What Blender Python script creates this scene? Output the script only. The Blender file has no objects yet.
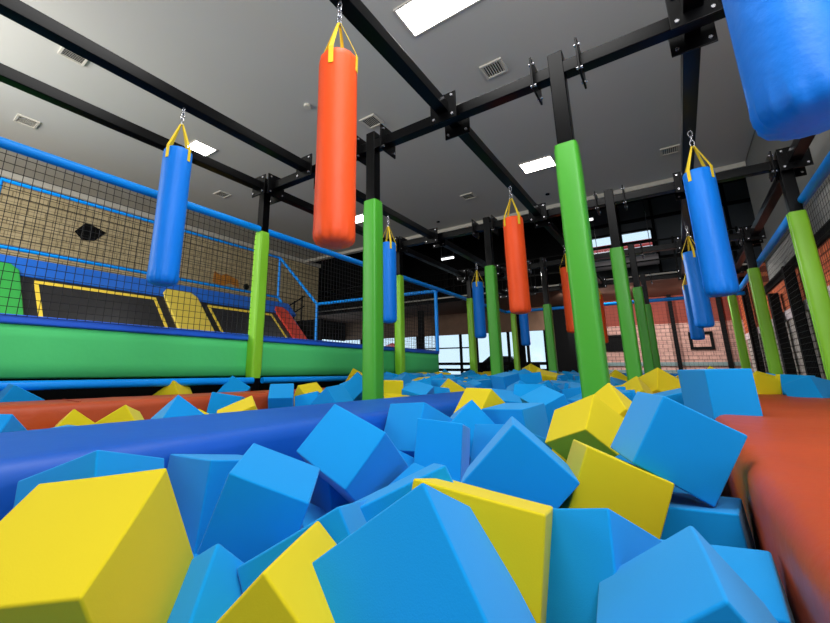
import bpy, math, random
from mathutils import Vector, Matrix, Euler
C = bpy.context.scene.collection
PI = math.pi

# ---------------------------------------------------------------- camera
yaw, pitch, roll = math.radians(37.716), math.radians(13.175), math.radians(0.344)
fwd = Vector((math.cos(yaw)*math.cos(pitch), math.sin(yaw)*math.cos(pitch), math.sin(pitch)))
rt = Vector((math.sin(yaw), -math.cos(yaw), 0)); upv = rt.cross(fwd)
r2 = math.cos(roll)*rt + math.sin(roll)*upv; u2 = -math.sin(roll)*rt + math.cos(roll)*upv
cam_data = bpy.data.cameras.new('camera'); cam = bpy.data.objects.new('camera', cam_data); C.objects.link(cam)
M = Matrix((r2, u2, -fwd)).transposed().to_4x4(); cam.matrix_world = M
cam_data.sensor_fit = 'HORIZONTAL'; cam_data.sensor_width = 36.0
cam_data.lens = 36.0*401.06/830.0
cam_data.shift_x = 51.605/830.0; cam_data.shift_y = -35.659/830.0
cam_data.clip_start = 0.02; cam_data.clip_end = 200
bpy.context.scene.camera = cam

# ---------------------------------------------------------------- world, lights, exposure
vs = bpy.context.scene.view_settings
vs.view_transform = 'Standard'; vs.look = 'None'; vs.gamma = 1.0; vs.exposure = 0.0; vs.use_curve_mapping = False
w = bpy.data.worlds.new('sky'); bpy.context.scene.world = w; w.use_nodes = True
bg = w.node_tree.nodes['Background']; bg.inputs[0].default_value = (0.62, 0.83, 1.0, 1); bg.inputs[1].default_value = 1.25

def area(name, loc, target, sx, sy, power, col=(1,1,1)):
    l = bpy.data.lights.new(name, 'AREA'); l.shape = 'RECTANGLE'; l.size = sx; l.size_y = sy; l.energy = power; l.color = col
    o = bpy.data.objects.new(name, l); C.objects.link(o); o.location = loc
    o.rotation_euler = (Vector(target)-Vector(loc)).to_track_quat('-Z', 'Y').to_euler(); return o
area('fill_behind_camera', (-2.9, -1.0, 3.4), (3.0, 2.2, 0.0), 3, 2.0, 22, (0.93, 0.97, 1.0))  # weak fill added behind the camera; the wall there has no window
area('overhead_key_light', (1.2, 1.0, 5.1), (1.6, 1.0, 0.0), 2.4, 2.4, 165, (1.0, 0.99, 0.97))  # unseen key light added above the frame to brighten the cube tops
area('daylight_window_side', (-.6, -1.8, 3.4), (2.0, 1.2, -.3), 3.0, 1.6, 190, (0.95, 0.98, 1.0))
area('court_fill_light', (-2.5, 8.0, 3.0), (6.0, 11.0, 1.5), 4, 3, 560, (1.0, 0.98, 0.94))  # out-of-view fill added to brighten the court and its brick wall
area('ceiling_fill_right', (.4, -1.75, 2.6), (4.6, .2, 5.2), 2.0, 1.0, 220, (0.97, 0.98, 1.0))  # added upward fill that lightens the ceiling on the right, no window modelled
area('ceiling_fill_left', (-2.8, 6.5, 1.6), (3.0, 6.0, 5.2), 4, 1.5, 70, (1.0, 0.97, 0.92))  # added upward fill standing in for bounced light on the left ceiling
def spot(name, loc, target, power, angle, col=(1,1,1)):
    l = bpy.data.lights.new(name, 'SPOT'); l.energy = power; l.color = col; l.spot_size = angle; l.spot_blend = .6; l.shadow_soft_size = .04
    o = bpy.data.objects.new(name, l); C.objects.link(o); o.location = loc
    o.rotation_euler = (Vector(target)-Vector(loc)).to_track_quat('-Z', 'Y').to_euler(); return o
for y_ in (-.8, 1.2, 3.2): spot('mezzanine_fill_spot', (16.4, y_, 2.85), (19.9, y_-.2, .7), 420, 1.7, (1, .96, .93))  # invented spots under the mezzanine, added to lift the dark back wall
spot('right_wall_fill_spot', (14.2, 2.4, 2.55), (12.6, -2.0, 0.8), 700, 1.3, (1, .97, .94))  # these spots are added fill for the right wall, no fixtures there
spot('right_wall_fill_spot', (17.5, 3.5, 2.85), (16.5, -2.0, 1.2), 700, 1.4, (1, .97, .94))
spot('right_wall_fill_spot', (10.7, 3.1, 2.55), (9.6, -2.0, 0.9), 500, 1.2, (1, .97, .94))

# ---------------------------------------------------------------- materials
MATS = {}
def lin(c): return tuple(((x/255)/12.92 if x/255 <= .04045 else ((x/255+.055)/1.055)**2.4) for x in c)
def mat(name, col, rough=.5, metal=0, bump=None, var=0, emit=None, spec=.5, scale=8, sheen=0):
    if name in MATS: return MATS[name]
    m = bpy.data.materials.new(name); m.use_nodes = True; nt = m.node_tree; b = nt.nodes['Principled BSDF']
    c = lin(col) + (1,)
    b.inputs['Base Color'].default_value = c; b.inputs['Roughness'].default_value = rough; b.inputs['Metallic'].default_value = metal
    b.inputs['Specular IOR Level'].default_value = spec
    if sheen: b.inputs['Sheen Weight'].default_value = sheen
    tc = nt.nodes.new('ShaderNodeTexCoord')
    if var:
        n = nt.nodes.new('ShaderNodeTexNoise'); n.inputs['Scale'].default_value = scale; n.inputs['Detail'].default_value = 3
        nt.links.new(tc.outputs['Object'], n.inputs['Vector'])
        mx = nt.nodes.new('ShaderNodeMixRGB'); mx.inputs[1].default_value = tuple(x*(1-var) for x in c[:3])+(1,); mx.inputs[2].default_value = tuple(min(1,x*(1+var)) for x in c[:3])+(1,)
        nt.links.new(n.outputs['Fac'], mx.inputs[0]); nt.links.new(mx.outputs[0], b.inputs['Base Color'])
    if bump:
        n = nt.nodes.new('ShaderNodeTexNoise'); n.inputs['Scale'].default_value = bump[0]; n.inputs['Detail'].default_value = 4
        nt.links.new(tc.outputs['Object'], n.inputs['Vector'])
        bm_ = nt.nodes.new('ShaderNodeBump'); bm_.inputs['Strength'].default_value = bump[1]; bm_.inputs['Distance'].default_value = bump[2]
        nt.links.new(n.outputs['Fac'], bm_.inputs['Height']); nt.links.new(bm_.outputs[0], b.inputs['Normal'])
    if emit:
        b.inputs['Emission Color'].default_value = lin(emit[0])+(1,); b.inputs['Emission Strength'].default_value = emit[1]
    MATS[name] = m; return m

def brick(name, c1, c2, mortar, bw, bh, ms=.012, rough=.85, axis='XZ'):
    m = bpy.data.materials.new(name); m.use_nodes = True; nt = m.node_tree; b = nt.nodes['Principled BSDF']
    b.inputs['Roughness'].default_value = rough; b.inputs['Specular IOR Level'].default_value = .2
    tc = nt.nodes.new('ShaderNodeTexCoord'); sp = nt.nodes.new('ShaderNodeSeparateXYZ'); cb = nt.nodes.new('ShaderNodeCombineXYZ')
    nt.links.new(tc.outputs['Object'], sp.inputs[0]); nt.links.new(sp.outputs['X' if axis[0]=='X' else 'Y'], cb.inputs[0]); nt.links.new(sp.outputs['Z'], cb.inputs[1])
    t = nt.nodes.new('ShaderNodeTexBrick'); t.inputs['Color1'].default_value = lin(c1)+(1,); t.inputs['Color2'].default_value = lin(c2)+(1,); t.inputs['Mortar'].default_value = lin(mortar)+(1,)
    t.inputs['Scale'].default_value = 1; t.inputs['Mortar Size'].default_value = ms; t.inputs['Brick Width'].default_value = bw; t.inputs['Row Height'].default_value = bh
    nt.links.new(cb.outputs[0], t.inputs['Vector']); nt.links.new(t.outputs['Color'], b.inputs['Base Color'])
    bp = nt.nodes.new('ShaderNodeBump'); bp.inputs['Strength'].default_value = .5; bp.inputs['Distance'].default_value = .01; bp.invert = True
    nt.links.new(t.outputs['Fac'], bp.inputs['Height']); nt.links.new(bp.outputs[0], b.inputs['Normal'])
    MATS[name] = m; return m

foam_blue = mat('foam_blue', (8, 147, 220), .95, bump=(300, .15, .002), spec=.15, sheen=.15)
foam_yellow = mat('foam_yellow', (222, 198, 28), .95, bump=(300, .15, .002), spec=.15, sheen=.1)
vinyl_blue = mat('vinyl_blue', (6, 88, 188), .5, bump=(9, .12, .02), spec=.5)
vinyl_red = mat('vinyl_red', (186, 70, 22), .5, bump=(7, .25, .03), var=.12, scale=3)
vinyl_green = mat('vinyl_green_dark', (70, 165, 40), .45, bump=(10, .15, .02))
vinyl_lime = mat('vinyl_lime', (142, 214, 42), .45, bump=(10, .15, .02))
vinyl_panel = mat('vinyl_panel_green', (80, 212, 118), .75, bump=(3, .25, .03))
bag_blue = mat('bag_blue', (0, 122, 226), .5, spec=.3, bump=(14, .2, .02))
bag_orange = mat('bag_orange', (250, 84, 28), .5, spec=.3, bump=(14, .2, .02))
strap_yellow = mat('strap_yellow', (240, 205, 40), .7)
steel_black = mat('steel_black', (2, 2, 3), .3, spec=.14)
chrome = mat('bright_zinc', (200, 200, 205), .25, metal=.9)
pipe_blue = mat('pipe_blue', (0, 150, 252), .35, spec=.3)
net_black = mat('net_black', (14, 14, 14), .8)
ceil_m = mat('ceiling_grey', (196, 194, 188), .9, bump=(2, .05, .02), var=.03, scale=.6, spec=.1)
cream = mat('cream_trim', (205, 200, 188), .8)
floor_m = mat('floor_dark', (46, 46, 50), .6, var=.2)
mat_black = mat('tramp_fabric', (14, 14, 16), .5, bump=(200, .3, .002))
line_yellow = mat('line_yellow', (232, 200, 60), .6)
panel_emit = mat('led_panel', (255, 255, 255), .5, emit=((255, 253, 250), 16))
tube_emit = mat('lamp_tube', (255, 255, 255), .5, emit=((255, 255, 255), 2.2))
dark_grey = mat('dark_grey', (72, 76, 80), .8, var=.15, scale=2)
black_flat = mat('black_flat', (5, 5, 6), .8, spec=.15)
duct_m = mat('duct_metal', (185, 178, 182), .4, metal=.1)
wall_grey = mat('wall_grey', (150, 149, 145), .9, var=.04, scale=1, spec=.1)
beige_brick = brick('beige_brick', (192, 174, 134), (208, 190, 150), (150, 134, 102), .40, .19, .014)
pink_brick = brick('pink_brick', (190, 150, 138), (172, 132, 122), (130, 105, 98), .30, .15, .014, axis='YZ')
orange_brick = brick('orange_brick', (240, 128, 80), (222, 108, 68), (150, 70, 48), .30, .14, .014)
pale_brick = brick('pale_brick', (205, 196, 188), (180, 170, 162), (110, 100, 96), .30, .14, .014)
red_wall = mat('red_brown_wall', (120, 48, 34), .8, var=.15, scale=2)
brown_soffit = mat('brown_soffit', (120, 84, 64), .7, var=.25, scale=2)
stripe_white = mat('stripe_white', (225, 210, 214), .7)
stripe_teal = mat('stripe_teal', (110, 130, 130), .7)

# ---------------------------------------------------------------- mesh helpers
class MB:
    def __init__(s): s.v = []; s.f = []; s.sm = []; s.mi = []; s.cur = 0
    def add(s, vs_, fs, smooth=False):
        n = len(s.v); s.v += [tuple(v) for v in vs_]
        for f in fs: s.f.append([i+n for i in f]); s.sm.append(smooth); s.mi.append(s.cur)
    def box(s, c, d, R=None):
        R = R or Matrix.Identity(3); c = Vector(c)
        vs_ = [c + R @ Vector((x*d[0]/2, y*d[1]/2, z*d[2]/2)) for x in (-1,1) for y in (-1,1) for z in (-1,1)]
        s.add(vs_, [(0,1,3,2),(4,6,7,5),(0,4,5,1),(2,3,7,6),(0,2,6,4),(1,5,7,3)])
    def span(s, a, b): s.box([(a[i]+b[i])/2 for i in range(3)], [abs(b[i]-a[i]) for i in range(3)])
    def ring(s, rings, smooth=True, caps=True):
        n = len(rings[0]); vs_ = [v for r in rings for v in r]; fs = []
        for i in range(len(rings)-1):
            for k in range(n): fs.append((i*n+k, i*n+(k+1)%n, (i+1)*n+(k+1)%n, (i+1)*n+k))
        s.add(vs_, fs, smooth)
        if caps:
            s.add(rings[0], [tuple(range(n))[::-1]]); s.add(rings[-1], [tuple(range(n))])
    def tube(s, pts, r, n=12, closed=False):
        pts = [Vector(p) for p in pts]; rings = []
        m = len(pts)
        for i, p in enumerate(pts):
            if closed: t = pts[(i+1) % m]-pts[i-1]
            else: t = pts[min(i+1, m-1)]-pts[max(i-1, 0)]
            t.normalize(); a = Vector((0,0,1)) if abs(t.z) < .95 else Vector((1,0,0))
            u = t.cross(a).normalized(); v = t.cross(u)
            rings.append([p + u*math.cos(2*PI*k/n)*r + v*math.sin(2*PI*k/n)*r for k in range(n)])
        if closed: rings.append(rings[0])
        s.ring(rings, True, not closed)
    def prism(s, poly, nrm, th):
        nrm = Vector(nrm).normalized()*th; a = [Vector(p) for p in poly]; b = [p+nrm for p in a]; n = len(a)
        s.add(a+b, [tuple(range(n)), tuple(range(2*n-1, n-1, -1))]+[(i, (i+1)%n+0, (i+1)%n+n, i+n) for i in range(n)])
    def build(s, name, m, parent=None, bevel=0, seg=2, loc=None):
        me = bpy.data.meshes.new(name)
        vs_ = s.v
        if loc is not None: vs_ = [tuple(Vector(v)-Vector(loc)) for v in vs_]
        me.from_pydata(vs_, [], s.f)
        for i, p in enumerate(me.polygons): p.use_smooth = s.sm[i]; p.material_index = s.mi[i]
        for q in (m if isinstance(m, (list, tuple)) else [m]): me.materials.append(q)
        import bmesh
        b = bmesh.new(); b.from_mesh(me); bmesh.ops.recalc_face_normals(b, faces=b.faces); b.to_mesh(me); b.free()
        o = bpy.data.objects.new(name, me); C.objects.link(o)
        if loc is not None: o.location = loc
        if parent is not None:
            o.parent = parent
            if loc is None: o.location = tuple(-x for x in parent.location)
        if bevel:
            bv = o.modifiers.new('bevel', 'BEVEL'); bv.width = bevel; bv.segments = seg; bv.limit_method = 'ANGLE'; bv.angle_limit = .6
            for p in me.polygons: p.use_smooth = True
            wn = o.modifiers.new('wn', 'WEIGHTED_NORMAL'); wn.keep_sharp = False
        return o
def tag(o, label=None, cat=None, group=None, kind=None):
    if label: o['label'] = label
    if cat: o['category'] = cat
    if group: o['group'] = group
    if kind: o['kind'] = kind
    return o
def empty(name, loc=(0,0,0), label=None, cat=None, group=None):
    o = bpy.data.objects.new(name, None); C.objects.link(o); o.location = loc; o.empty_display_size = .1
    return tag(o, label, cat, group)
def struct(o): o['kind'] = 'structure'; return o
def sbox(name, a, b, m, parent=None, bevel=0):
    q = MB(); q.span(a, b); o = q.build(name, m, parent, bevel)
    if parent is None: struct(o)
    return o

# ---------------------------------------------------------------- room shell
HC = 5.2
sbox('floor', (-6, -2.4, -1.25), (24, 17, -1.1), floor_m)
sbox('ceiling', (-3, -2.0, HC), (13.2, 14.0, HC+.25), ceil_m)
sbox('trim_1', (13.2, -2.0, HC-.12), (13.42, 14.0, HC+.25), cream)
sbox('wall_behind', (-3.3, -2.2, -1.1), (-3.1, 14.15, HC), wall_grey)
sbox('wall_left', (-3, 13.95, -1.1), (14.3, 14.15, HC), beige_brick)
sbox('trim_2', (-3, 13.80, HC-.16), (14.3, 13.95, HC), cream)
# right wall: grey above, brick below a dark ledge
sbox('wall_right', (-3.1, -2.2, 2.15), (13.75, -2.02, HC+.2), wall_grey)
sbox('trim_3', (-1, -2.2, 1.97), (15.0, -1.98, 2.15), black_flat)
q = MB(); q.span((4, -2.2, 1.32), (20, -2.03, 1.97)); o = struct(q.build('wall_right_brick', orange_brick))
q = MB(); q.span((15.0, -2.2, 1.97), (20, -2.03, 2.9)); o = struct(q.build('wall_right_brick_upper', orange_brick))
sbox('trim_4', (4, -2.2, 1.12), (20, -2.0, 1.32), stripe_white)
sbox('wall_right_lower', (4, -2.2, -1.1), (20, -2.03, 1.12), pale_brick)
# back wall beyond the mezzanine
XB = 20.0
struct_wall = [((XB, -2.2, -1.1), (XB+.2, 3.0, 1.85), pink_brick), ((XB, -2.2, 1.85), (XB+.2, 3.0, 2.95), red_wall),
               ((XB, 3.0, -1.1), (XB+.2, 4.75, 2.95), black_flat), ((XB, 4.75, 1.85), (XB+.2, 17, 2.95), mat('brown_boards', (140, 108, 86), .7, var=.3, scale=2))]
for i, (a, b, m_) in enumerate(struct_wall): sbox('wall_back_%s' % ['brick', 'red', 'dark', 'lintel'][i], a, b, m_)
sbox('baseboard_back', (XB, 4.75, -1.1), (XB+.2, 17, -.25), black_flat)
sbox('wall_back_upper', (XB, -3.2, 2.95), (XB+.2, .2, 9), dark_grey)
sbox('wall_back_upper_left', (XB, 2.45, 2.95), (XB+.2, 17, 9), black_flat)
sbox('wall_back_upper_sill', (XB, .2, 2.95), (XB+.2, 2.45, 4.88), dark_grey)
sbox('wall_back_upper_head', (XB, .2, 5.85), (XB+.2, 2.45, 9), dark_grey)
sbox('ceiling_high', (13.4, -3.2, 8.6), (XB+.2, 17, 8.8), dark_grey)
sbox('wall_right_upper', (13.75, -3.2, 2.9), (XB, -3.0, 8.8), black_flat)
sbox('wall_right_return', (13.6, -3.2, 2.15), (13.75, -2.2, 8.8), black_flat)
sbox('wall_left_return', (14.15, 14.15, -1.1), (14.3, 17, 8.6), black_flat)
sbox('wall_high_front', (13.42, -3.2, HC), (13.55, 17, 8.6), dark_grey)
sbox('wall_far_left', (14.3, 16.9, 1.8), (XB, 17.1, 8.6), black_flat)
# upper window with its bars
q = MB()
for y in (.2, 1.3, 2.45): q.span((XB-.05, y-.04, 4.88), (XB+.1, y+.04, 5.85))
for z in (4.88, 5.36, 5.85): q.span((XB-.05, .2, z-.04), (XB+.1, 2.45, z+.04))
q = q.build('window_1', steel_black); struct(q)
glass = bpy.data.materials.new('window_glass'); glass.use_nodes = True
nt = glass.node_tree; nt.nodes.clear(); out = nt.nodes.new('ShaderNodeOutputMaterial'); mxs = nt.nodes.new('ShaderNodeMixShader'); tr = nt.nodes.new('ShaderNodeBsdfTransparent'); gl = nt.nodes.new('ShaderNodeBsdfGlossy'); gl.inputs['Roughness'].default_value = .05
mxs.inputs[0].default_value = .06; nt.links.new(tr.outputs[0], mxs.inputs[1]); nt.links.new(gl.outputs[0], mxs.inputs[2]); nt.links.new(mxs.outputs[0], out.inputs[0])
g_ = MB(); g_.span((XB+.02, .2, 4.88), (XB+.03, 2.45, 5.85)); g_.build('pane', glass, q)
# dark panel grid on the upper back wall
q = MB()
for y in (-2.2, -1.0, .1, 1.3, 2.5, 3.7): q.span((XB-.12, y-.05, 3.2), (XB-.01, y+.05, 8.5))
for z in (4.55, 6.3, 7.2, 8.1): q.span((XB-.12, -3, z-.06), (XB-.01, 3.8, z+.06))
struct(q.build('trim_5', black_flat))
# windows of the ground floor, back left
q = MB()
for y in (4.8, 5.6, 6.5, 7.0, 8.3, 9.0, 10.4, 11.6, 12.8, 14.2, 15.6): q.span((XB-.03, y-.05, -.25), (XB+.12, y+.05, 1.85))
for z in (.02, .33): q.span((XB-.03, 4.75, z-.07), (XB+.12, 16.9, z+.07))
for z in (1.15,): q.span((XB-.03, 8.3, z-.03), (XB+.12, 16.9, z+.03))
q = struct(q.build('window_2', black_flat))
g_ = MB(); g_.span((XB+.04, 4.75, -.25), (XB+.05, 16.9, 1.85)); g_.build('pane', glass, q)
for i, (y0, y1, z0, z1) in enumerate([(-1.12, -.40, .82, 1.48), (1.60, 2.40, .82, 1.48), (2.0, 2.75, .65, 1.45)][:2]):
    q = MB(); t = .1
    q.span((XB-.08, y0, z0), (XB, y0+t, z1)); q.span((XB-.08, y1-t, z0), (XB, y1, z1)); q.span((XB-.08, y0+t, z0), (XB, y1-t, z0+t)); q.span((XB-.08, y0+t, z1-t), (XB, y1-t, z1))
    f = struct(q.build('window_%d' % (3+i), black_flat)); g_ = MB(); g_.span((XB-.04, y0+t, z0+t), (XB-.02, y1-t, z1-t)); g_.build('pane', [dark_grey, pink_brick][1-i] if i == 0 else black_flat, f)
# teal and white rails on the back wall
sbox('trim_6', (XB-.06, -2.0, .22), (XB, 3.0, .36), stripe_teal)
sbox('trim_7', (XB-.06, -2.0, -.12), (XB, 3.0, .06), stripe_teal)
# mezzanine
sbox('mezzanine_floor', (16, -2.0, 2.95), (XB, 16.9, 3.05), brown_soffit)
sbox('mezzanine_edge_beam', (15.92, -2.0, 2.90), (16.0, 16.9, 3.16), black_flat)
sbox('trim_8', (15.90, -2.0, 3.07), (15.92, 16.9, 3.12), cream)
for i, y in enumerate((3.3, 5.3, 7.4, 10.2, 13.0)):
    sbox('mezzanine_column', (17.9, y-.12, -1.1), (18.14, y+.12, 2.95), black_flat)
for i, y in enumerate((-1.45, .0)): sbox('wall_column', (XB-.3, y-.07, -1.1), (XB-.1, y+.07, 2.95), black_flat)
rail = empty('balcony_railing', (16.0, 6.5, 3.16), 'black steel balcony railing along the mezzanine edge above the back of the hall', 'railing')
q = MB()
for z in (3.6, 3.95, 4.25): q.span((16.0, -1.9, z-.025), (16.05, 16.8, z+.025))
q.build('rail', steel_black, rail)
y = -1.9
while y < 16.9:
    q = MB(); q.span((15.99, y-.03, 3.14), (16.05, y+.03, 4.3)); y += 1.55; q.build('baluster', steel_black, rail)
q = MB(); y = 4
while y < 16.8:
    q.span((16.015, y-.008, 3.14), (16.03, y+.008, 4.2)); y += .16
q.build('thin_bars', steel_black, rail)
# big dark frame columns and roof beams in the high part
for y in (2.6, 5.0, 8.2, 11.4): sbox('mezzanine_column', (17.0, y-.1, 3.05), (17.2, y+.1, 8.6), black_flat)
for x in (15.0, 17.5): sbox('ceiling_beam', (x, -3, 6.9), (x+.2, 17, 7.2), black_flat)
# columns along the right wall
for i, (x, w_) in enumerate(((10.9, .14), (12.8, .22), (16.9, .3))):
    sbox('wall_right_column', (x, -1.98, -1.1), (x+w_, -1.82, 2.0 if i < 1 else (1.75 if i == 1 else 2.9)), black_flat)
# ductwork on the mezzanine
d = empty('air_duct', (18.6, 1.3, 4.2), 'large silver ventilation duct hanging below the high window at the back', 'duct')
q = MB(); q.tube([(18.6, .1, 4.2), (18.6, 2.6, 4.2)], .2, 20); q.build('duct_pipe', duct_m, d)
for y in (.15, .9, 1.6, 2.4): q = MB(); q.tube([(18.6, y, 4.2), (18.6, y+.05, 4.2)], .22, 20); q.build('clamp_ring', duct_m, d)
q = MB(); q.tube([(18.6, .3, 4.3), (18.6, .3, 8.6)], .012, 6); q.tube([(18.6, 2.1, 4.3), (18.6, 2.1, 8.6)], .012, 6); q.build('hanger_rod', chrome, d)

def hanging_lamp(a, b, label):
    c = [(a[i]+b[i])/2 for i in range(3)]
    t = empty('strip_lamp', c, label, 'lamp', None)
    q = MB(); q.tube([a, b], .045, 10); q.build('tube', tube_emit, t)
    q = MB(); q.box((c[0], c[1], c[2]+.08), (.12, abs(b[1]-a[1])+.02 if abs(b[1]-a[1]) > .2 else .12, .05)); q.build('housing', dark_grey, t)
    q = MB()
    for p in (a, b): q.tube([(p[0], p[1], p[2]+.08), (p[0], p[1], 8.6)], .01, 6)
    q.build('hanger_rod', chrome, t)
hanging_lamp((17.3, 1.95, 5.84), (17.3, 2.9, 5.84), 'glowing white strip lamp hanging left of the high window behind the tall green post')
hanging_lamp((16.4, 7.5, 5.0), (16.4, 8.1, 5.0), 'glowing white strip lamp high above the mezzanine railing on the left')

for k, y in enumerate((4.95, 5.45, 6.0, 7.3)):
    t = empty('bar_stool', (18.9, y, -1.1), 'dark bar stool in front of the bright ground floor windows', 'stool', 'dark bar stools by the windows')
    q = MB(); q.tube([(18.9, y, -.02), (18.9, y, .05)], .19, 16); q.build('seat', black_flat, t)
    q = MB(); q.tube([(18.9, y, -1.1), (18.9, y, -.02)], .03, 8); q.build('stem', steel_black, t)
    q = MB(); q.tube([(18.9, y, -1.1), (18.9, y, -1.07)], .22, 16); q.build('base', steel_black, t)
    q = MB(); q.prism([(18.75, y-.16, .05), (18.75, y+.16, .05), (18.75, y+.14, .36), (18.75, y-.14, .36)], (-1, 0, 0), .03); q.build('backrest', black_flat, t, .01)
# ---------------------------------------------------------------- outside
sbox('ground', (20.3, -8, -1.3), (60, 40, -1.15), mat('paving', (190, 186, 178), .8, var=.1))
rf = empty('red_roof_building', (34, 1, 6), 'building with a red roof seen through the high window', 'building')
q = MB(); q.span((34, -6, -1.1), (40, 6.5, 8.7)); q.build('wall', cream, rf)
q = MB(); q.prism([(33.5, -6.5, 8.6), (33.5, 7, 8.6), (37, 7, 9.9), (37, -6.5, 9.9)], (0, 0, 1), .15); q.build('roof', mat('red_roof', (200, 60, 50), .7), rf)
# parked car
car = empty('car', (24.0, 8.1, -1.15), 'black rounded car parked outside behind the ground floor windows', 'car')
prof = [(-2.1, .35), (-2.15, .75), (-1.9, .95), (-1.2, 1.05), (-.6, 1.5), (.6, 1.52), (1.3, 1.1), (2.05, .95), (2.15, .6), (2.1, .35)]
carpaint = mat('car_black', (16, 17, 19), .2)
q = MB(); q.prism([(23.2, 8.1+p[0], -1.15+p[1]*1.3) for p in prof], (1, 0, 0), 1.6); q.build('body', carpaint, car, .08, 3)
for dy in (-1.35, 1.35):
    q = MB(); q.tube([(23.15, 8.1+dy, -.8), (23.4, 8.1+dy, -.8)], .34, 20); q.build('wheel', black_flat, car)
for k, (py, sc) in enumerate(((14.6, 1.0), (15.9, .85))):
    p = empty('garden_parasol', (22.6+2.6*k, py+.4, -1.15), ['wide red parasol open outside behind the trampoline court', 'smaller red parasol behind the wide one outside the windows'][k], 'parasol', 'red parasols outside')
    q = MB(); cx, cy = 22.6+2.6*k, py+.4; n = 8
    rings = []
    for rr, zz in ((.03, 1.75*sc), (.6*sc, 1.5*sc), (1.15*sc, 1.15*sc)):
        rings.append([(cx+rr*math.cos(2*PI*i/n), cy+rr*math.sin(2*PI*i/n), zz) for i in range(n)])
    q.ring(rings, False, False)
    o = q.build('canopy', mat('parasol_red', (225, 40, 34), .7), p); so = o.modifiers.new('s', 'SOLIDIFY'); so.thickness = .02
    q = MB(); q.tube([(cx, cy, -1.15), (cx, cy, 1.7*sc)], .03, 8); q.build('pole', dark_grey, p)

# ---------------------------------------------------------------- ceiling lights, vents
def led(x0, y0, lx, ly, label):
    c = (x0+lx/2, y0+ly/2, HC)
    t = empty('ceiling_light', c, label, 'ceiling light', None)
    q = MB(); b = .03
    q.span((x0, y0, HC-.025), (x0+lx, y0+b, HC)); q.span((x0, y0+ly-b, HC-.025), (x0+lx, y0+ly, HC))
    q.span((x0, y0+b, HC-.025), (x0+b, y0+ly-b, HC)); q.span((x0+lx-b, y0+b, HC-.025), (x0+lx, y0+ly-b, HC)); q.build('frame', cream, t)
    q = MB(); q.span((x0+b, y0+b, HC-.018), (x0+lx-b, y0+ly-b, HC-.004)); q.build('diffuser', panel_emit, t)
K = HC/4.2
led(3.33*K, 2.15*K-1.3, .62, 1.3, 'long glowing white ceiling panel at the top, the largest one')
led(8.0*K, 2.12*K-.8, .62, .8, 'glowing white ceiling panel beside the tall post in the middle')
led(3.40*K, 6.63*K, .58, .72, 'glowing white ceiling panel behind the leftmost blue punching bag')
led(8.2*K, 6.4*K, .58, .72, 'small glowing ceiling panel showing between orange bag and thick green post')
def vent(x, y, s, label):
    t = empty('ceiling_vent', (x, y, HC), label, 'vent', 'square ceiling vents')
    q = MB(); b = .035; h = s/2
    q.span((x-h, y-h, HC-.03), (x+h, y-h+b, HC)); q.span((x-h, y+h-b, HC-.03), (x+h, y+h, HC))
    q.span((x-h, y-h+b, HC-.03), (x-h+b, y+h-b, HC)); q.span((x+h-b, y-h+b, HC-.03), (x+h, y+h-b, HC)); q.build('frame', cream, t)
    q = MB(); R = Euler((.6, 0, 0)).to_matrix()
    k = y-h+b+.02
    while k < y+h-b: q.box((x, k, HC-.012), (s-2*b, .028, .006), R); k += .04
    q.build('slat', cream, t)
    q = MB(); q.span((x-h+b, y-h+b, HC-.003), (x+h-b, y+h-b, HC-.001)); q.build('backing', black_flat, t)
for (x, y, lb) in ((5.0, 1.54, 'square ceiling vent just above the long cross beam, the clearest one'), (4.95, 3.67, 'square ceiling vent above the thick green post beside the orange bag'),
                   (8.86, 3.59, 'small square ceiling vent above the second orange bag row'), (1.31, 8.47, 'square ceiling vent at far left above the blue net rail'),
                   (5.12, 8.38, 'square ceiling vent right of the leftmost blue bag'), (1.26, 6.01, 'ceiling vent half behind the upper left beam'), (9.2, -.4, 'ceiling vent beside the far right beam')):
    vent(x*K, y*K, .38, lb)
q = MB(); q.tube([(3.97*K, 4.25*K, HC-.05), (3.97*K, 4.25*K, HC)], .07, 16); tag(q.build('smoke_detector', cream), 'small white ceiling smoke detector left of the orange bag', 'smoke detector')
for p, lb in (((9.9*K, 2.0*K), 'small dark ceiling spot near the far ceiling edge, nearer the orange bag'), ((10.0*K, 5.0*K), 'small dark ceiling spot near the far ceiling edge, left one')):
    q = MB(); q.tube([(p[0], p[1], HC-.03), (p[0], p[1], HC)], .06, 14); tag(q.build('downlight', black_flat), lb, 'ceiling spot')

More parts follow.
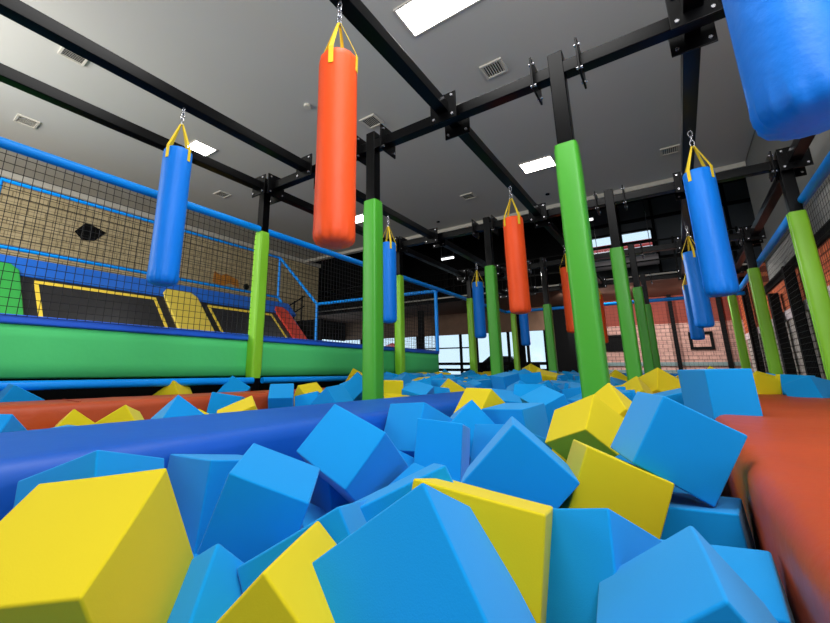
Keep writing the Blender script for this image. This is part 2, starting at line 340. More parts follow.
# ---------------------------------------------------------------- truss: posts, cross beams, long beams
XR = [3.58, 7.15, 10.73, 14.3]; YR = [4.62, 2.6, .53, -1.5]; ZB = 2.6; BW = .12
def plate(mb, bolts, c, axis, s=.31, t=.018):
    d = [s, s, s]; d[axis] = t; d[2] = s*1.05
    mb.box(c, d)
    o_ = [i for i in (0, 1, 2) if i != axis]
    for a in (-1, 1):
        for b in (-1, 1):
            p = list(c); p[o_[0]] += a*s*.36; p[o_[1]] += b*s*.37
            p0 = list(p); p1 = list(p); p0[axis] -= .024; p1[axis] += .024
            bolts.tube([p0, p1], .014, 8)
ordinal = ['nearest', 'second', 'third', 'farthest']
rown = ['row of lime green posts along the trampoline court', 'row of dark green posts beside the blue beam', 'row of dark green posts in the middle pit', 'row of lime green posts along the right side net']
for j, Y in enumerate(YR):
    YP = {0: (4.68, 4.56, 4.47, 4.40), 1: (2.63, 2.55, 2.45, 2.45), 2: (.53, .54, .53, .53), 3: (-1.5, -1.43, -1.39, -1.33)}
    for i, X in enumerate(XR):
        if j == 3 and i == 0: continue
        Y = YP[j][i]
        o_i = ordinal[i] if j < 3 else ['', 'nearest', 'second', 'farthest'][i]
        t = empty('padded_post', (X, Y, -1.1), '%s padded post in the %s' % (o_i, rown[j]), 'post', 'padded posts, '+rown[j])
        q = MB(); ztop = 2.84
        q.box((X, Y, (ztop-1.1)/2), (.125, .125, ztop+1.1)); q.build('steel_column', steel_black, t, .008)
        q = MB(); w_ = .185 if j in (1, 2) else .17; zb = -.5 if j in (1, 2) else -.12; zt = {(1, 0): 1.94, (1, 1): 1.88, (1, 2): 1.62, (2, 1): 1.86, (2, 2): 1.83}.get((j, i), 1.91 if j in (1, 2) else 1.98)
        n = 16; rings = []
        for k in range(n+1):
            z = zb+(zt-zb)*k/n; f = 1+.012*math.sin(k*2.3+i*1.7+j)
            if k in (0, n): f *= .93
            h = w_/2*f; bvl = h*.38; pts = []
            for sx, sy in ((1, 1), (-1, 1), (-1, -1), (1, -1)):
                for aa in range(4):
                    ang = math.atan2(sy, sx)-PI/4+aa*PI/6
                    pts.append((X+sx*(h-bvl)+math.cos(ang)*bvl, Y+sy*(h-bvl)+math.sin(ang)*bvl, z))
            rings.append(pts)
        q.ring(rings, True, True)
        q.build('padding', vinyl_green if j in (1, 2) else vinyl_lime, t)
        q = MB(); q.box((X, Y+w_/2+.003, (zb+zt)/2), (.03, .008, zt-zb-.02)); q.build('closure_strip', vinyl_green if j in (1, 2) else vinyl_lime, t)
for i, X in enumerate(XR):
    t = empty('cross_beam', (X, 1.5, ZB), '%s black steel cross beam carried on the row of posts' % ordinal[i], 'beam', 'black cross beams')
    q = MB(); q.span((X-BW/2, -1.62, ZB), (X+BW/2, 4.7, ZB+BW)); q.build('beam', steel_black, t, .006)
    for Y in YR:
        for s in (-1, 1):
            if (Y == 4.62 and s == 1) or (Y == -1.5 and s == -1): continue
            p = MB(); b = MB(); plate(p, b, (X, Y+s*.19, ZB+BW/2), 1)
            pl = p.build('flange_plate', steel_black, t, .004); bb = b.build('bolt', chrome, pl); bb.location = (0, 0, 0)
beams = [(4.62, 'black long beam over the lime posts, leftmost'), (3.66, 'black long beam carrying the blue bags on the left'), (1.6, 'black long beam carrying the orange bags'), (-.43, 'black long beam carrying the blue bags on the right'), (-1.5, 'black long beam over the posts at the right wall')]
for Y, lb in beams:
    t = empty('long_beam', (6, Y, ZB), lb, 'beam', 'black long beams')
    for a, b_ in zip([-.6]+XR[:-1], XR):
        q = MB(); q.span((a+(.17 if a > 0 else 0), Y-BW/2, ZB+.002), (b_-.17, Y+BW/2, ZB+BW+.002)); q.build('beam', steel_black, t, .006)
        q = MB(); q.span((b_-.17, Y-BW/2+.01, ZB+.01), (b_-BW/2, Y+BW/2-.01, ZB+BW-.005)); 
        if a > 0: q.span((a+BW/2, Y-BW/2+.01, ZB+.01), (a+.17, Y+BW/2-.01, ZB+BW-.005))
        q.build('stub', steel_black, t)
    for X in XR:
        for s in (-1, 1):
            if X == XR[-1] and s == 1: continue
            p = MB(); b = MB(); plate(p, b, (X+s*.17, Y, ZB+BW/2), 0, .29)
            pl = p.build('flange_plate', steel_black, t, .004); bb = b.build('bolt', chrome, pl); bb.location = (0, 0, 0)
for o in bpy.data.objects:
    if o.name.startswith('bolt') and o.parent: o.location = (0, 0, 0)

# ---------------------------------------------------------------- punching bags
def bag(X, Y, material, label, group, rot=0):
    z0, z1, R = .74, 2.10, .132
    t = empty('punching_bag', (X, Y, z0), label, 'punching bag', group)
    n = 48; q = MB(); rings = []
    prof = [(0, .0), (.55, .004), (.85, .018), (.96, .045), (1.0, .08), (1.0, .13), (1.005, .2), (.995, .5), (1.0, .8), (1.0, 1.1), (1.0, 1.3), (.99, z1-z0-.05), (.965, z1-z0-.015), (.9, z1-z0-.004), (.88, z1-z0-.03), (0, z1-z0-.035)]
    for rr, zz in prof:
        ring = []
        for k in range(n):
            a = 2*PI*k/n; amp = 0
            if zz < .14: amp = .06*math.exp(-((zz-.05)/.045)**2)
            if zz > z1-z0-.08: amp = .02
            f = 1+amp*math.sin(a*14+math.sin(a*3)*1.5)+.006*math.sin(a*3+zz*6)
            ring.append((X+R*rr*f*math.cos(a), Y+R*rr*f*math.sin(a), z0+zz))
        rings.append(ring)
    q.ring(rings, True, False); b = q.build('body', material, t)
    q = MB(); a = rot+.8; q.box((X+(R+.001)*math.cos(a), Y+(R+.001)*math.sin(a), (z0+z1)/2+.03), (.006, .008, z1-z0-.14), Matrix.Rotation(a, 3, 'Z')); q.build('seam', material, b).location = (0, 0, 0)
    za = 2.40
    for k in range(4):
        a = rot+k*PI/2; q = MB(); ca, sa = math.cos(a), math.sin(a); tx, ty = -sa*.017, ca*.017
        p = [(R*1.01*ca, R*1.01*sa, z1-.13), (R*1.015*ca, R*1.015*sa, z1), (.012*ca, .012*sa, za)]
        vs_ = []
        for (x, y, z) in p:
            wv = 1.0 if z < za else .55
            for th in (0, .004):
                for s in (-1, 1): vs_.append((X+x+ca*th+tx*s*wv, Y+y+sa*th+ty*s*wv, z))
        fs = []
        for m_ in (0, 4): fs += [(m_, m_+1, m_+5, m_+4), (m_+2, m_+6, m_+7, m_+3), (m_, m_+4, m_+6, m_+2), (m_+1, m_+3, m_+7, m_+5)]
        fs += [(0, 2, 3, 1), (8, 9, 11, 10)]
        q.add(vs_, fs); q.build('strap', strap_yellow, t)
    q = MB()
    for k, zc in enumerate((za+.035, za+.10, za+.155)):
        pts = []
        for m_ in range(16):
            a = 2*PI*m_/16; u, v = math.cos(a)*.018, math.sin(a)*.042
            pts.append((X+(u if k % 2 else 0), Y+(0 if k % 2 else u), zc+v))
        q.tube(pts, .006, 8, True)
    q.tube([(X, Y, za+.18), (X, Y, ZB+.005)], .006, 8)
    q.build('carabiner', chrome, t)
BX = [1.72, 5.42, 9.1, 12.9]
lb = {3.66: ['large blue punching bag hanging by the trampoline court, leftmost bag', 'blue punching bag hanging just right of the thick green post', 'small blue punching bag hanging by the third green post', 'farthest small blue punching bag low behind the second orange bag'],
      1.6: ['largest orange punching bag hanging at upper left of the middle', 'orange punching bag hanging in the middle, second of its row', 'orange punching bag mostly hidden at the left edge of the thickest green post', 'small far orange punching bag right of the thickest green post'],
      -.43: ['huge blue punching bag cut off at the top right corner', 'large blue punching bag hanging on the right, second of its row', 'mid sized blue punching bag overlapping the bigger one on the right', 'farthest blue punching bag of the right row, half hidden']}
for Y in (3.66, 1.6, -.43):
    for i, X in enumerate(BX):
        x = X + {(3.66, 2): .2, (1.6, 0): .05, (1.6, 1): .1, (-.43, 1): -.1, (1.6, 2): -.1, (-.43, 3): -.25}.get((Y, i), 0)
        bag(x, Y, bag_orange if Y == 1.6 else bag_blue, lb[Y][i], ('orange' if Y == 1.6 else 'blue')+' punching bags on the '+('left' if Y > 3 else 'middle' if Y > 1 else 'right')+' beam', [.35, .9, .2, .6][i])

# ---------------------------------------------------------------- padded beams between the pits
def padded(name, a, b, m_, label, cat='padded beam', seam=1.9):
    t = empty(name, ((a[0]+b[0])/2, (a[1]+b[1])/2, a[2]), label, cat)
    q = MB(); nx = max(2, int((b[0]-a[0])/.25)); ny = 8
    # rounded cross section swept along X with slight dents
    sec = []
    r = .07; zt = b[2]
    for k in range(5):
        an = PI-k*PI/8; sec.append((a[1]+r+r*math.cos(an), zt-r+r*math.sin(an)))
    for k in range(1, ny): sec.append((a[1]+r+(b[1]-a[1]-2*r)*k/ny, zt))
    for k in range(5):
        an = PI/2-k*PI/8; sec.append((b[1]-r+r*math.cos(an), zt-r+r*math.sin(an)))
    sec = [(a[1], a[2])]+sec+[(b[1], a[2])]
    rings = []
    rg = random.Random(len(label))
    for i in range(nx+1):
        x = a[0]+(b[0]-a[0])*i/nx
        rings.append([(x, y, z+(.006*math.sin(x*7+y*5)+.0015*rg.uniform(-1, 1) if a[1]+.12 < y < b[1]-.12 else 0)) for y, z in sec])
    q.ring(rings, True, True); q.build('cover', m_, t)
    q = MB(); x = a[0]+seam
    while x < b[0]-.2:
        q.box((x, (a[1]+b[1])/2, zt+.002), (.014, b[1]-a[1]-.16, .006)); x += seam
    q.build('seam', m_, t)
ZP = -.27
padded('padded_beam', (-.6, 1.60, -1.1), (14.1, 2.40, ZP), vinyl_blue, 'long blue vinyl padded beam crossing the foam pit toward the back', seam=50)
padded('padded_beam', (-.6, 3.84, -1.1), (14.1, 4.40, ZP), vinyl_red, 'long red vinyl padded beam in front of the lime posts')
padded('padded_beam', (-.6, -1.36, -1.1), (14.1, -.12, ZP), vinyl_red, 'wide red vinyl pad along the right side of the pit', seam=50)
sbox('pit_floor', (-.6, -1.6, -1.0), (14.3, 4.6, -.9), floor_m)
sbox('wall_pit_end', (14.35, -1.7, -1.1), (14.5, 4.7, -.1), vinyl_blue)

# ---------------------------------------------------------------- blue pipes and nets around the pit
def pipes(name, segs, label, cat, r=.05, m_=None):
    t = empty(name, segs[0][0], label, cat)
    for a, b in segs:
        q = MB(); q.tube([a, b], r, 16); q.build('pipe', m_ or pipe_blue, t)
    return t
def net(parent, o, u, v, lu, lv, step, r=.0022, m_=net_black):
    o = Vector(o); u = Vector(u).normalized(); v = Vector(v).normalized(); nrm = u.cross(v)
    q = MB(); R = Matrix((u, v, nrm)).transposed()
    k = 0.0; i = 0
    while k <= lu+1e-6:
        q.box(o+u*k+v*lv/2, (2*r, lv, 2*r), R); k += step
    k = 0.0
    while k <= lv+1e-6:
        q.box(o+v*k+u*lu/2, (lu, 2*r, 2*r), R); k += step
    return q.build('netting', m_, parent)
f = pipes('net_frame', [((-.4, 4.68, 2.02), (14.3, 4.68, 2.03))], 'blue net rail pipe along the trampoline court at post height', 'net frame')
net(f, (-.3, 4.72, .46), (1, 0, 0), (0, 0, 1), 9.3, 1.54, .078, .0026)
f = pipes('net_frame', [((-.4, 4.58, -.155), (3.5, 4.58, -.15)), ((3.66, 4.58, -.15), (14.2, 4.58, -.14))], 'blue pipe running low along the foot of the green panel', 'pipe', .042)
f = pipes('net_frame', [((4.0, -1.51, 2.12), (14.3, -1.51, 2.12))], 'blue net rail pipe climbing along the right side of the pit', 'net frame', .055)
net(f, (4.0, -1.57, -.2), (1, 0, 0), (0, 0, 1), 10.2, 2.3, .09, .0014)
f = pipes('net_frame', [((14.32, -1.6, 2.02), (14.32, 4.68, 2.02)), ((14.32, -1.6, -.1), (14.32, 4.68, -.1))], 'blue net frame closing the far end of the pit', 'net frame', .05)
net(f, (14.36, -1.6, -.1), (0, 1, 0), (0, 0, 1), 3.6, 2.1, .1, .0022)

# ---------------------------------------------------------------- trampoline court at the left
pl = empty('court_platform', (4, 7, -1.1), 'raised trampoline court platform with green front panel and blue edge padding', 'platform')
q = MB()
n = 60; rings = []
for i in range(n+1):
    x = -1.5+10.75*i/n
    wv = .008*math.sin(x*2.1)+(.012*math.sin(x*9) if x > 5 else .003*math.sin(x*5))
    rings.append([(x, 4.80, -.10), (x, 4.76+wv*.5, -.08), (x, 4.75+wv, .05), (x, 4.75+wv*1.3, .15), (x, 4.75+wv, .27), (x, 4.76, .385), (x, 4.84, .385), (x, 4.84, -.10)])
q.ring(rings, True, True); q.build('front_panel', vinyl_panel, pl)
q = MB(); q.span((-1.5, 4.73, .39), (9.25, 5.1, .475)); q.build('edge_padding', mat('edge_pad_blue', (30, 100, 225), .5), pl, .02, 3)
q = MB(); q.span((-1.5, 5.1, .33), (9.25, 8.75, .43)); q.build('deck', mat_black, pl)
q = MB(); q.span((-1.5, 4.95, -1.1), (9.25, 13.5, .32)); q.build('understructure', black_flat, pl)
nrm = Vector((0, 1, -1))
def inc(x, y): return (x, y, y-8.25)     # the inclined row leans back at 45 degrees
def incpoly(pts, off): return [Vector(inc(*p))+Vector((0, -1, 1)).normalized()*off for p in pts]
q = MB(); q.prism(incpoly([(-1.5, 10.0), (9.25, 10.0), (9.25, 10.44), (-1.5, 10.44)], .03), nrm, .10)
tag(q.build('incline_top_pad', mat('pad_blue', (14, 96, 196), .5), None, .02), 'long blue pad along the top of the inclined trampolines', 'pad')
for k, (xa, xb) in enumerate(((1.95, 4.75), (5.72, 8.35))):
    t = empty('inclined_trampoline', inc((xa+xb)/2, 8.75), ['inclined black trampoline with yellow border line between green and yellow pads', 'inclined black trampoline with yellow border line left of the red pad'][k], 'trampoline', 'inclined trampolines')
    q = MB(); q.prism(incpoly([(xa, 8.70), (xb, 8.70), (xb, 10.04), (xa, 10.04)], 0), nrm, .06); q.build('frame_pad', mat_black, t)
    q = MB(); q.prism(incpoly([(xa+.2, 8.8), (xb-.2, 8.8), (xb-.2, 9.92), (xa+.2, 9.92)], .004), nrm, .01); q.build('jump_mat', mat('jump_mat', (30, 29, 31), .35, bump=(300, .3, .002)), t)
    q = MB(); l_ = .07
    for pp in ([(xa+.2, 8.8), (xa+.2+l_, 8.8), (xa+.2+l_, 9.93), (xa+.2, 9.93)], [(xb-.2-l_, 8.8), (xb-.2, 8.8), (xb-.2, 9.93), (xb-.2-l_, 9.93)], [(xa+.2+l_, 9.93-l_), (xb-.2-l_, 9.93-l_), (xb-.2-l_, 9.93), (xa+.2+l_, 9.93)]):
        q.prism(incpoly(pp, .012), nrm, .008)
    q.build('border_line', line_yellow, t)
for (xa, xb, m_, lb_) in ((-.2, 1.95, mat('pad_green', (40, 150, 60), .6), 'green slanting pad at the left edge of the inclined trampolines'), (4.75, 5.72, mat('pad_yellow', (215, 190, 70), .6), 'yellow slanting pad between the two inclined trampolines'), (8.35, 8.95, mat('pad_red', (215, 62, 40), .6), 'red slanting pad at the far end of the inclined trampolines')):
    ch = .14; q = MB()
    q.prism(incpoly([(xa+.02, 8.72), (xb-.02, 8.72), (xb-.02, 10.22-ch), (xb-.02-ch, 10.22), (xa+.02+ch, 10.22), (xa+.02, 10.22-ch)], .06), nrm, .07)
    tag(q.build('incline_pad', m_, None, .02), lb_, 'pad', 'slanting pads between the inclined trampolines')
ft = pipes('court_enclosure', [((-1.5, 10.68, 2.42), (9.0, 10.68, 2.42)), ((-1.5, 10.68, 3.83), (9.0, 10.68, 3.83)), ((9.0, 10.68, 2.42), (9.0, 10.68, 3.83)), ((1.45, 10.68, 2.42), (1.45, 10.68, 3.83)),
    ((9.0, 10.68, 3.83), (9.0, 8.8, 2.0)), ((9.0, 8.8, 2.0), (9.25, 4.72, 2.0)), ((9.0, 8.8, .45), (9.0, 8.8, 2.0)), ((9.25, 4.78, .45), (9.25, 4.78, 2.0)), ((9.0, 10.68, 2.42), (9.0, 8.85, .5))],
    'blue pipe frame holding the netting around the trampoline court', 'net frame', .045)
net(ft, (9.02, 4.8, .46), (0, 1, 0), (0, 0, 1), 4.0, 1.54, .1)
net(ft, (-1.5, 10.7, 2.45), (1, 0, 0), (0, 0, 1), 10.5, 1.38, .12)
# dark stand behind court end
q = MB(); q.span((9.4, 9.0, -1.1), (9.5, 12.5, 1.6)); struct(q.build('wall_partition', black_flat))
q = MB()
for k in range(6):
    q.tube([(10.0+k*.45, 12.9, -1.1), (10.0+k*.45, 12.9, 1.7+k*.3)], .03, 8)
q.tube([(9.9, 12.9, 1.65), (12.4, 12.9, 3.2)], .035, 8); q.tube([(9.9, 12.9, 1.2), (12.4, 12.9, 2.75)], .03, 8)
tag(q.build('stair_railing', steel_black), 'black stair handrail rising in front of the beige brick wall', 'railing')
# hole in the brick wall and its small paintings
q = MB(); q.prism([(3.75, 13.94, 4.02), (3.98, 13.94, 4.34), (4.2, 13.94, 4.33), (4.58, 13.94, 4.20), (4.3, 13.94, 3.86), (3.98, 13.94, 3.80)], (0, -1, 0), .03)
tag(q.build('wall_sign', black_flat), 'black irregular polygon sign on the beige brick wall', 'sign')
q = MB(); tg = mat('animal_patch', (205, 130, 30), .7, var=.6, scale=14); q.prism([(8.45, 13.94, 3.28), (8.5, 13.94, 3.72), (8.8, 13.94, 3.6), (9.0, 13.94, 3.72), (9.6, 13.94, 3.55), (9.65, 13.94, 3.25), (9.2, 13.94, 3.36), (8.9, 13.94, 3.2)], (0, -1, 0), .02)
tag(q.build('wall_decoration', tg), 'small orange and black mural patch low on the beige brick wall', 'mural')
for x in (10.0, 10.4):
    q = MB(); q.tube([(x, 13.94, 3.35), (x, 13.90, 3.35)], .13, 14); tag(q.build('wall_decoration', black_flat), 'small round black dot on the brick wall beside the orange mural', 'mural', 'black dots on the brick wall')

# ---------------------------------------------------------------- foam cubes
def cube_mesh(d, seed):
    """A slightly soft foam block: bevelled box with a faint bow in each face."""
    import bmesh
    b = bmesh.new(); bmesh.ops.create_cube(b, size=1.0)
    bmesh.ops.subdivide_edges(b, edges=b.edges[:], cuts=3, use_grid_fill=True)
    rg = random.Random(seed); k1, k2 = rg.uniform(.0, .02), rg.uniform(0, 2*PI)
    for v in b.verts:
        x, y, z = v.co
        v.co = Vector((x*(1+.02*math.sin(y*3+k2)*z), y*(1+k1*math.cos(x*3)), z*(1+.015*math.sin(x*2+k2))))
        v.co = Vector((v.co.x*d[0], v.co.y*d[1], v.co.z*d[2]))
    me = bpy.data.meshes.new('foam_cube'); b.to_mesh(me); b.free()
    for p in me.polygons: p.use_smooth = True
    return me
def add_bevel(o, w_=.006):
    bv = o.modifiers.new('bevel', 'BEVEL'); bv.width = w_; bv.segments = 3; bv.limit_method = 'ANGLE'; bv.angle_limit = .8
    wn = o.modifiers.new('wn', 'WEIGHTED_NORMAL'); wn.keep_sharp = False
FIT = {
    'Y1': ('y', [0.4009, 1.0682, -0.4399], [0.306, 0.3155, 0.2779], [0.697, -0.558, -0.45, 0.549, 0.819, -0.165, 0.461, -0.132, 0.877]),
    'B1': ('b', [0.5343, 1.3765, -0.4289], [0.2661, 0.2605, 0.3], [-0.403, 0.909, -0.104, 0.842, 0.324, -0.431, -0.358, -0.261, -0.896]),
    'B2': ('b', [0.9761, 1.4291, -0.4786], [0.2998, 0.3, 0.3], [0.049, 0.987, -0.151, 0.996, -0.059, -0.065, -0.073, -0.147, -0.986]),
    'B3': ('b', [0.9596, 1.1468, -0.4422], [0.2606, 0.2766, 0.2528], [-0.61, 0.785, -0.107, 0.714, 0.604, 0.354, 0.343, 0.14, -0.929]),
    'Y2': ('y', [0.6314, 0.6571, -0.551], [0.2995, 0.3, 0.3], [0.894, 0.279, -0.35, 0.442, -0.665, 0.601, -0.065, -0.692, -0.719]),
    'B4': ('b', [1.4971, 1.2059, -0.3911], [0.3354, 0.2667, 0.3], [0.117, 0.61, 0.783, 0.952, -0.294, 0.087, 0.284, 0.735, -0.615]),
    'B5': ('b', [2.3689, 1.3875, -0.4009], [0.3063, 0.3, 0.3], [0.213, 0.88, -0.424, 0.972, -0.235, 0.001, -0.099, -0.412, -0.906]),
    'B6': ('b', [2.1342, 1.0918, -0.4375], [0.2439, 0.2972, 0.3], [-0.265, 0.942, -0.203, 0.962, 0.272, 0.004, 0.059, -0.195, -0.979]),
    'B7': ('b', [2.4329, 0.8307, -0.4875], [0.3003, 0.3, 0.3], [0.438, 0.825, -0.357, 0.892, -0.448, 0.058, -0.113, -0.344, -0.932]),
    'B8': ('b', [1.6463, 0.5438, -0.3836], [0.2639, 0.3, 0.3013], [0.226, -0.217, 0.95, -0.708, 0.633, 0.313, -0.669, -0.743, -0.01]),
    'B9': ('b', [0.7615, 0.4364, -0.4546], [0.3066, 0.2636, 0.3], [-0.254, 0.913, -0.32, 0.77, -0.009, -0.637, -0.585, -0.408, -0.701]),
    'B10': ('b', [1.1221, 0.6773, -0.4792], [0.3206, 0.2566, 0.3], [-0.593, 0.8, 0.09, 0.704, 0.57, -0.424, -0.391, -0.188, -0.901]),
    'B11': ('b', [0.8943, 0.7841, -0.552], [0.3, 0.2986, 0.3], [-0.396, 0.918, 0.022, 0.766, 0.343, -0.543, -0.506, -0.199, -0.839]),
    'Y3': ('y', [1.0402, 0.4449, -0.4462], [0.2933, 0.3003, 0.3], [-0.171, 0.958, -0.231, 0.977, 0.195, 0.085, 0.126, -0.211, -0.969]),
    'B12': ('b', [1.2576, 0.2518, -0.5416], [0.3, 0.3, 0.3], [0.285, 0.811, -0.511, 0.928, -0.367, -0.065, -0.241, -0.456, -0.857]),
    'B13': ('b', [0.9928, 0.0081, -0.4986], [0.3141, 0.2304, 0.3], [0.995, -0.071, -0.077, 0.103, 0.784, 0.612, 0.017, -0.616, 0.787]),
    'B14': ('b', [1.2725, 0.0264, -0.5791], [0.2952, 0.3, 0.3009], [0.066, 0.063, -0.996, 0.99, -0.133, 0.057, -0.128, -0.989, -0.071]),
    'B16': ('b', [1.9092, 0.042, -0.5865], [0.2973, 0.3019, 0.3], [0.095, 0.994, -0.061, 0.992, -0.1, -0.082, -0.087, -0.053, -0.995]),
    'Y4': ('y', [1.8023, 0.2774, -0.4502], [0.2604, 0.2986, 0.3], [0.286, 0.94, 0.185, -0.883, 0.334, -0.331, -0.372, -0.068, 0.926]),
    'Y5': ('y', [2.4301, 0.4015, -0.3302], [0.2226, 0.2806, 0.3], [0.707, 0.487, -0.513, -0.121, 0.798, 0.59, 0.696, -0.356, 0.623]),
    'Y6': ('y', [2.8151, 0.3203, -0.305], [0.3001, 0.2572, 0.3], [-0.847, 0.039, 0.53, -0.317, 0.764, -0.562, -0.427, -0.644, -0.635]),
    'B17': ('b', [1.9317, 0.0647, -0.2518], [0.2476, 0.2916, 0.2584], [0.297, 0.942, 0.156, -0.825, 0.336, -0.456, -0.482, 0.007, 0.876]),
    'B18': ('b', [3.783, -0.1782, -0.1418], [0.2877, 0.2955, 0.3173], [0.5, 0.866, -0.012, -0.865, 0.5, 0.025, 0.028, -0.002, 1.0]),
    'Y7': ('y', [3.1554, 1.264, -0.3445], [0.2768, 0.3, 0.3], [0.404, 0.713, -0.573, 0.915, -0.331, 0.233, -0.023, -0.618, -0.786]),
    'C4': ('b', [3.4667, 0.8551, -0.3199], [0.2909, 0.2209, 0.3], [0.71, 0.554, 0.434, 0.677, -0.707, -0.205, 0.193, 0.439, -0.877]),
    'L1': ('b', [1.4107, 2.6141, -0.42], [0.3, 0.3, 0.3], [-0.128, 0.755, -0.643, 0.829, -0.274, -0.487, -0.544, -0.596, -0.591]),
    'L4': ('b', [3.2218, 3.6641, -0.3659], [0.3017, 0.3, 0.2696], [0.605, 0.35, -0.715, 0.636, 0.327, 0.699, 0.479, -0.878, -0.025]),
    'L7': ('b', [3.4996, 3.1138, -0.3833], [0.3, 0.3, 0.3], [0.013, 0.095, -0.995, 0.779, -0.625, -0.049, -0.627, -0.775, -0.082]),
    'L8': ('b', [4.5305, 3.6561, -0.3277], [0.288, 0.2608, 0.3], [0.246, 0.891, 0.382, 0.941, -0.314, 0.125, 0.232, 0.329, -0.915]),
    'L3': ('y', [1.1102, 2.6426, -0.4383], [0.3, 0.3, 0.3], [-0.712, 0.615, 0.34, 0.413, 0.758, -0.505, -0.568, -0.219, -0.793]),
    'L2': ('b', [0.4837, 2.6229, -0.42], [0.3, 0.3, 0.3], [-0.661, 0.601, -0.449, 0.75, 0.53, -0.395, 0.001, -0.598, -0.801]),
    'L5': ('y', [2.1212, 2.8745, -0.4394], [0.3, 0.3001, 0.3], [-0.729, -0.521, -0.445, 0.551, -0.831, 0.07, -0.407, -0.194, 0.893]),
    'C1': ('b', [2.6618, 1.1912, -0.4385], [0.3001, 0.3, 0.3], [0.578, 0.284, -0.765, 0.722, -0.615, 0.317, -0.381, -0.736, -0.56]),
    'C2': ('b', [2.8819, 0.9236, -0.38], [0.3, 0.3, 0.3], [0.975, -0.208, 0.08, -0.202, -0.976, -0.085, 0.096, 0.066, -0.993]),
}
LAB = {
'Y1': 'largest yellow foam cube, filling the lower left corner', 'B1': 'blue foam cube peeking out behind the largest yellow cube', 'B2': 'blue foam cube wedged behind the largest yellow one, against the blue beam',
'B3': 'tilted blue foam cube with pale top face right of the largest yellow cube', 'Y2': 'yellow foam cube half under the big central blue cube', 'B4': 'bright blue foam cube tipped up against the blue beam edge',
'B5': 'upright blue foam cube behind the bright tipped one, near the blue beam', 'B6': 'upright blue foam cube with square front face left of the pyramid shaped one', 'B7': 'blue foam cube hidden just behind the pyramid shaped one',
'B8': 'blue foam cube standing on its edge like a pyramid in the middle', 'B9': 'biggest blue foam cube in front, corner pointing up at bottom middle', 'B10': 'flat lying blue foam cube right behind the biggest blue one',
'B11': 'dark blue foam cube in the gap left of the biggest blue one', 'Y3': 'yellow foam slab cube directly right of the biggest blue one', 'B12': 'dark teal shaded blue foam cube right of the front yellow slab',
'B13': 'blue foam cube at bottom right with its corner up beside the red pad', 'B14': 'shaded blue foam cube squeezed against the red pad at lower right', 'B16': 'dark shaded blue foam cube under the tilted one by the red pad',
'Y4': 'yellow foam cube with large front face below the tilted blue cube', 'Y5': 'yellow foam cube on its edge in front of the thickest green post', 'Y6': 'yellow foam cube at the foot of the thickest green post, behind another yellow',
'B17': 'large tilted blue foam cube leaning beside the red pad', 'B18': 'blue foam cube sitting upright on the edge of the red pad', 'Y7': 'yellow foam cube on top of the pile near the blue beam end',
'C4': 'blue foam cube with diamond shaped top just left of the yellow one on edge', 'L1': 'blue foam cube poking up like a tent between red and blue beams at left', 'L4': 'squarish blue foam cube in front of the red beam, right of the nearest lime post',
'L7': 'blue foam cube pointed like a roof between blue beam and nearest lime post, right one', 'L8': 'blue foam cube just left of the base of the thick green post', 'L3': 'yellow foam cube between the red and blue beams at far left',
'L2': 'blue foam cube cut by the left edge between red and blue beams', 'L5': 'yellow foam wedge right of the tent shaped blue cube behind the blue beam', 'C1': 'pointed blue foam cube in front of the small yellow cube on the pile', 'C2': 'blue foam cube half hidden behind the pyramid shaped one, by the pointed one'}
placed = []
for i, (k, (col, c, d_, m_)) in enumerate(FIT.items()):
    o = bpy.data.objects.new('foam_cube', cube_mesh(d_, i)); C.objects.link(o)
    o.data.materials.append(foam_yellow if col == 'y' else foam_blue)
    R = Matrix((m_[0:3], m_[3:6], m_[6:9])).to_4x4(); o.matrix_world = Matrix.Translation(c) @ R; add_bevel(o, .006)
    tag(o, LAB.get(k, 'foam cube near the front'), 'foam cube', 'foam cubes in the front of the pit'); placed.append(Vector(c))
def proj(p):
    p = Vector(p); d = p.dot(fwd)
    return p.dot(r2)/max(d, .05), p.dot(u2)/max(d, .05), d
keep = []          # corners of the individually shaped cubes, so that loose filler does not bury them
for k, (col, c, d_, m_) in FIT.items():
    R = Matrix((m_[0:3], m_[3:6], m_[6:9]))
    keep.append(proj(c))
    for sx in (-1, 1):
        for sy in (-1, 1):
            for sz in (-1, 1): keep.append(proj(Vector(c)+R @ Vector((sx*d_[0]*.42, sy*d_[1]*.42, sz*d_[2]*.42)))[:2]+(proj(c)[2],))
def buries(p):
    a, b, d = proj(p); r = .19/max(d, .1)
    return any(d < kd-.02 and (a-ka)**2+(b-kb)**2 < r*r for ka, kb, kd in keep)
protos = {}
for col, m_ in (('b', foam_blue), ('y', foam_yellow)):
    for s in range(4):
        me = cube_mesh((.29+.006*s, .285+.005*s, .30), 50+s); me.materials.append(m_); protos[col, s] = me
LM = [(X, Y, '%s %s post' % (ordinal[i] if j < 3 else ['', 'nearest', 'second', 'farthest'][i], ['lime green left row', 'dark green beam row', 'dark green middle row', 'lime green right row'][j])) for j, Y in enumerate(YR) for i, X in enumerate(XR) if not (j == 3 and i == 0)]
rng = random.Random(11)
def ranrot():
    if rng.random() < .3: return Euler((rng.gauss(0, .15), rng.gauss(0, .15), rng.uniform(0, PI)))
    return Euler((rng.uniform(0, 2*PI), rng.uniform(0, 2*PI), rng.uniform(0, 2*PI)))
def where(x, y):
    l = min(LM, key=lambda t: (t[0]-x)**2+(t[1]-y)**2)
    side = 'before' if x < l[0] else 'behind'
    return side, l[2]
stuff = []
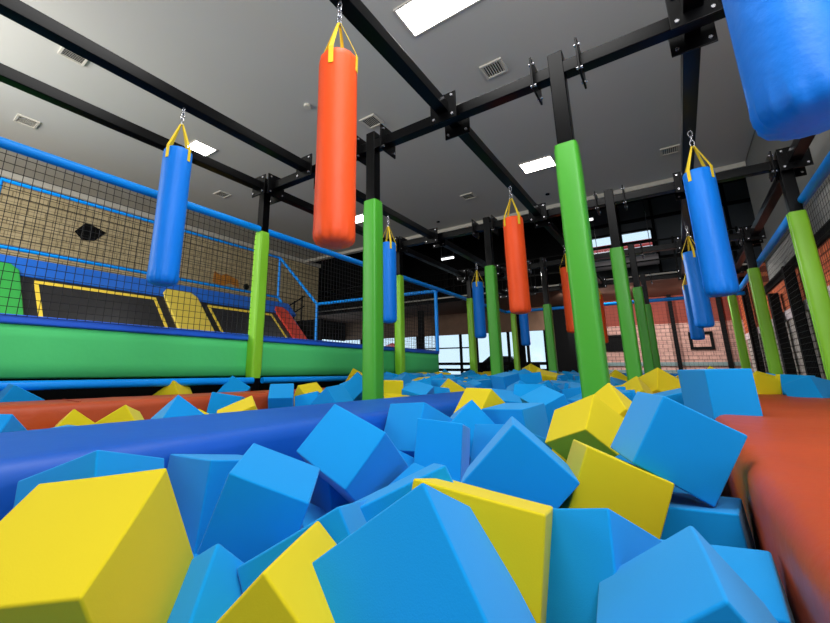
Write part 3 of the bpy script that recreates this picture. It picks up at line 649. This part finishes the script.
def drop(x, y, z, col=None, rot=None, lab=None, small=1.0):
    col = col or ('y' if rng.random() < .22 else 'b'); rot = rot or ranrot(); s = rng.randrange(4)
    Mx = Matrix.Translation((x, y, z)) @ rot.to_matrix().to_4x4()
    if x > 8.6:
        stuff.append((col, s, Mx)); return
    o = bpy.data.objects.new('foam_cube', protos[col, s]); C.objects.link(o); o.matrix_world = Mx; add_bevel(o, .008)
    side, l = where(x, y); cw = 'blue' if col == 'b' else 'yellow'
    if lab: tag(o, lab, 'foam cube', 'foam cubes picked out in the middle distance')
    else: tag(o, '%s foam cube in the pile %s the %s' % (cw, side, l), 'foam cube', '%s foam cubes %s the %s' % (cw, side, l))
    placed.append(Vector((x, y, z)))
E_ = Euler
drop(7.3, -.75, -.21, 'y', E_((.35, .1, .5)), 'yellow foam cube lying on the right red pad, nearer the pit')
drop(7.9, -.35, -.17, 'y', E_((.7, .5, .2)), 'yellow foam cube tipped on its corner beyond the right red pad')
drop(6.9, -1.15, -.25, 'b', E_((.2, .4, .9)), 'blue foam cube sunk low at the far edge of the right red pad')
drop(5.6, .22, -.2, 'y', E_((.6, .4, .9)), 'yellow foam cube directly left of the upright blue cube on the pad')
drop(8.2, .9, -.2, 'y', E_((.7, .2, .4)), 'yellow foam cube at the foot of the second dark green middle post')
drop(2.45, 4.58, -.37, 'y', E_((.9, .3, .4)), 'yellow foam cube peeking up behind the red beam, under the green panel')
drop(3.2, 4.55, -.33, 'b', E_((.6, .5, .9)), 'blue foam cube on the red beam just left of the nearest lime post')
drop(1.0, 4.60, -.33, 'b', E_((.1, .5, .2)), 'blue foam cube behind the red beam at the left picture edge')
drop(4.4, 2.95, -.28, 'y', E_((0, 0, .62)), 'yellow foam cube lying at the base of the thick green post')
drop(5.2, 4.1, -.20, 'y', E_((.5, .2, .3)), 'yellow foam cube on the red beam end, left of the thick green post')
drop(8.3, 2.3, -.10, 'y', E_((.5, .3, .9)), 'small yellow foam cube perched on the far end of the blue beam')
drop(4.4, 3.45, -.27, 'b', E_((.7, .4, .1)), 'blue foam cube high on the pile left of the thick green post')
drop(2.45, 3.6, -.40, 'b', E_((.15, .1, .8)), 'blue foam cube against the red beam front left of the nearest lime post')
def scatter(x0, x1, y0, y1, z0, z1, dmin, tries, sq=1.0, col=None):
    for _ in range(tries):
        x, y, z = rng.uniform(x0, x1), rng.uniform(y0, y1), rng.uniform(z0, z1)
        p = Vector((x, y, z))
        if any((X-x)**2+(Y-y)**2 < .21**2 for X in XR for Y in YR): continue
        if any((p-q_).length < dmin for q_ in placed): continue
        if x < 5 and buries(p): continue
        n0 = len(placed); drop(x, y, z)
        if len(placed) == n0: placed.append(p)
scatter(1.5, 3.9, .08, 1.42, -.66, -.54, .27, 900)
scatter(3.9, 8.6, .08, 1.42, -.44, -.30, .28, 2000)
scatter(8.6, 14.0, .08, 1.42, -.44, -.27, .29, 1500)
scatter(.3, 3.3, 2.58, 3.68, -.68, -.52, .29, 800)
scatter(3.3, 5.5, 2.58, 3.68, -.48, -.34, .29, 900)
scatter(5.5, 8.6, 2.45, 3.72, -.40, -.28, .29, 1100)
scatter(8.6, 14.0, 2.5, 3.75, -.44, -.27, .30, 1500)
scatter(5.3, 8.6, 3.8, 4.4, -.25, -.2, .33, 120)
scatter(8.6, 14.0, 1.6, 4.4, -.27, -.2, .33, 500)
scatter(7.0, 8.6, -1.3, -.2, -.24, -.19, .33, 60)
scatter(8.6, 14.0, -1.3, -.1, -.25, -.17, .33, 220)
scatter(6.2, 8.6, 1.7, 2.3, -.22, -.17, .36, 60)
scatter(.25, 2.6, .1, 1.42, -.78, -.66, .27, 700)
if stuff:
    import bmesh
    for col, m_, lab in (('b', foam_blue, 'blue foam cubes heaped at the far end of the pits'), ('y', foam_yellow, 'yellow foam cubes scattered over the far end of the pits')):
        b = bmesh.new()
        for c_, s, Mx in stuff:
            if c_ != col: continue
            bmesh.ops.create_cube(b, size=.295, matrix=Mx)
        me = bpy.data.meshes.new('far_foam_cubes'); b.to_mesh(me); b.free(); me.materials.append(m_)
        o = bpy.data.objects.new('far_foam_cubes', me); C.objects.link(o); add_bevel(o); tag(o, lab, 'foam cubes', None, 'stuff')
print('cubes', len([o for o in bpy.data.objects if o.name.startswith('foam_cube')]), 'stuff', len(stuff))
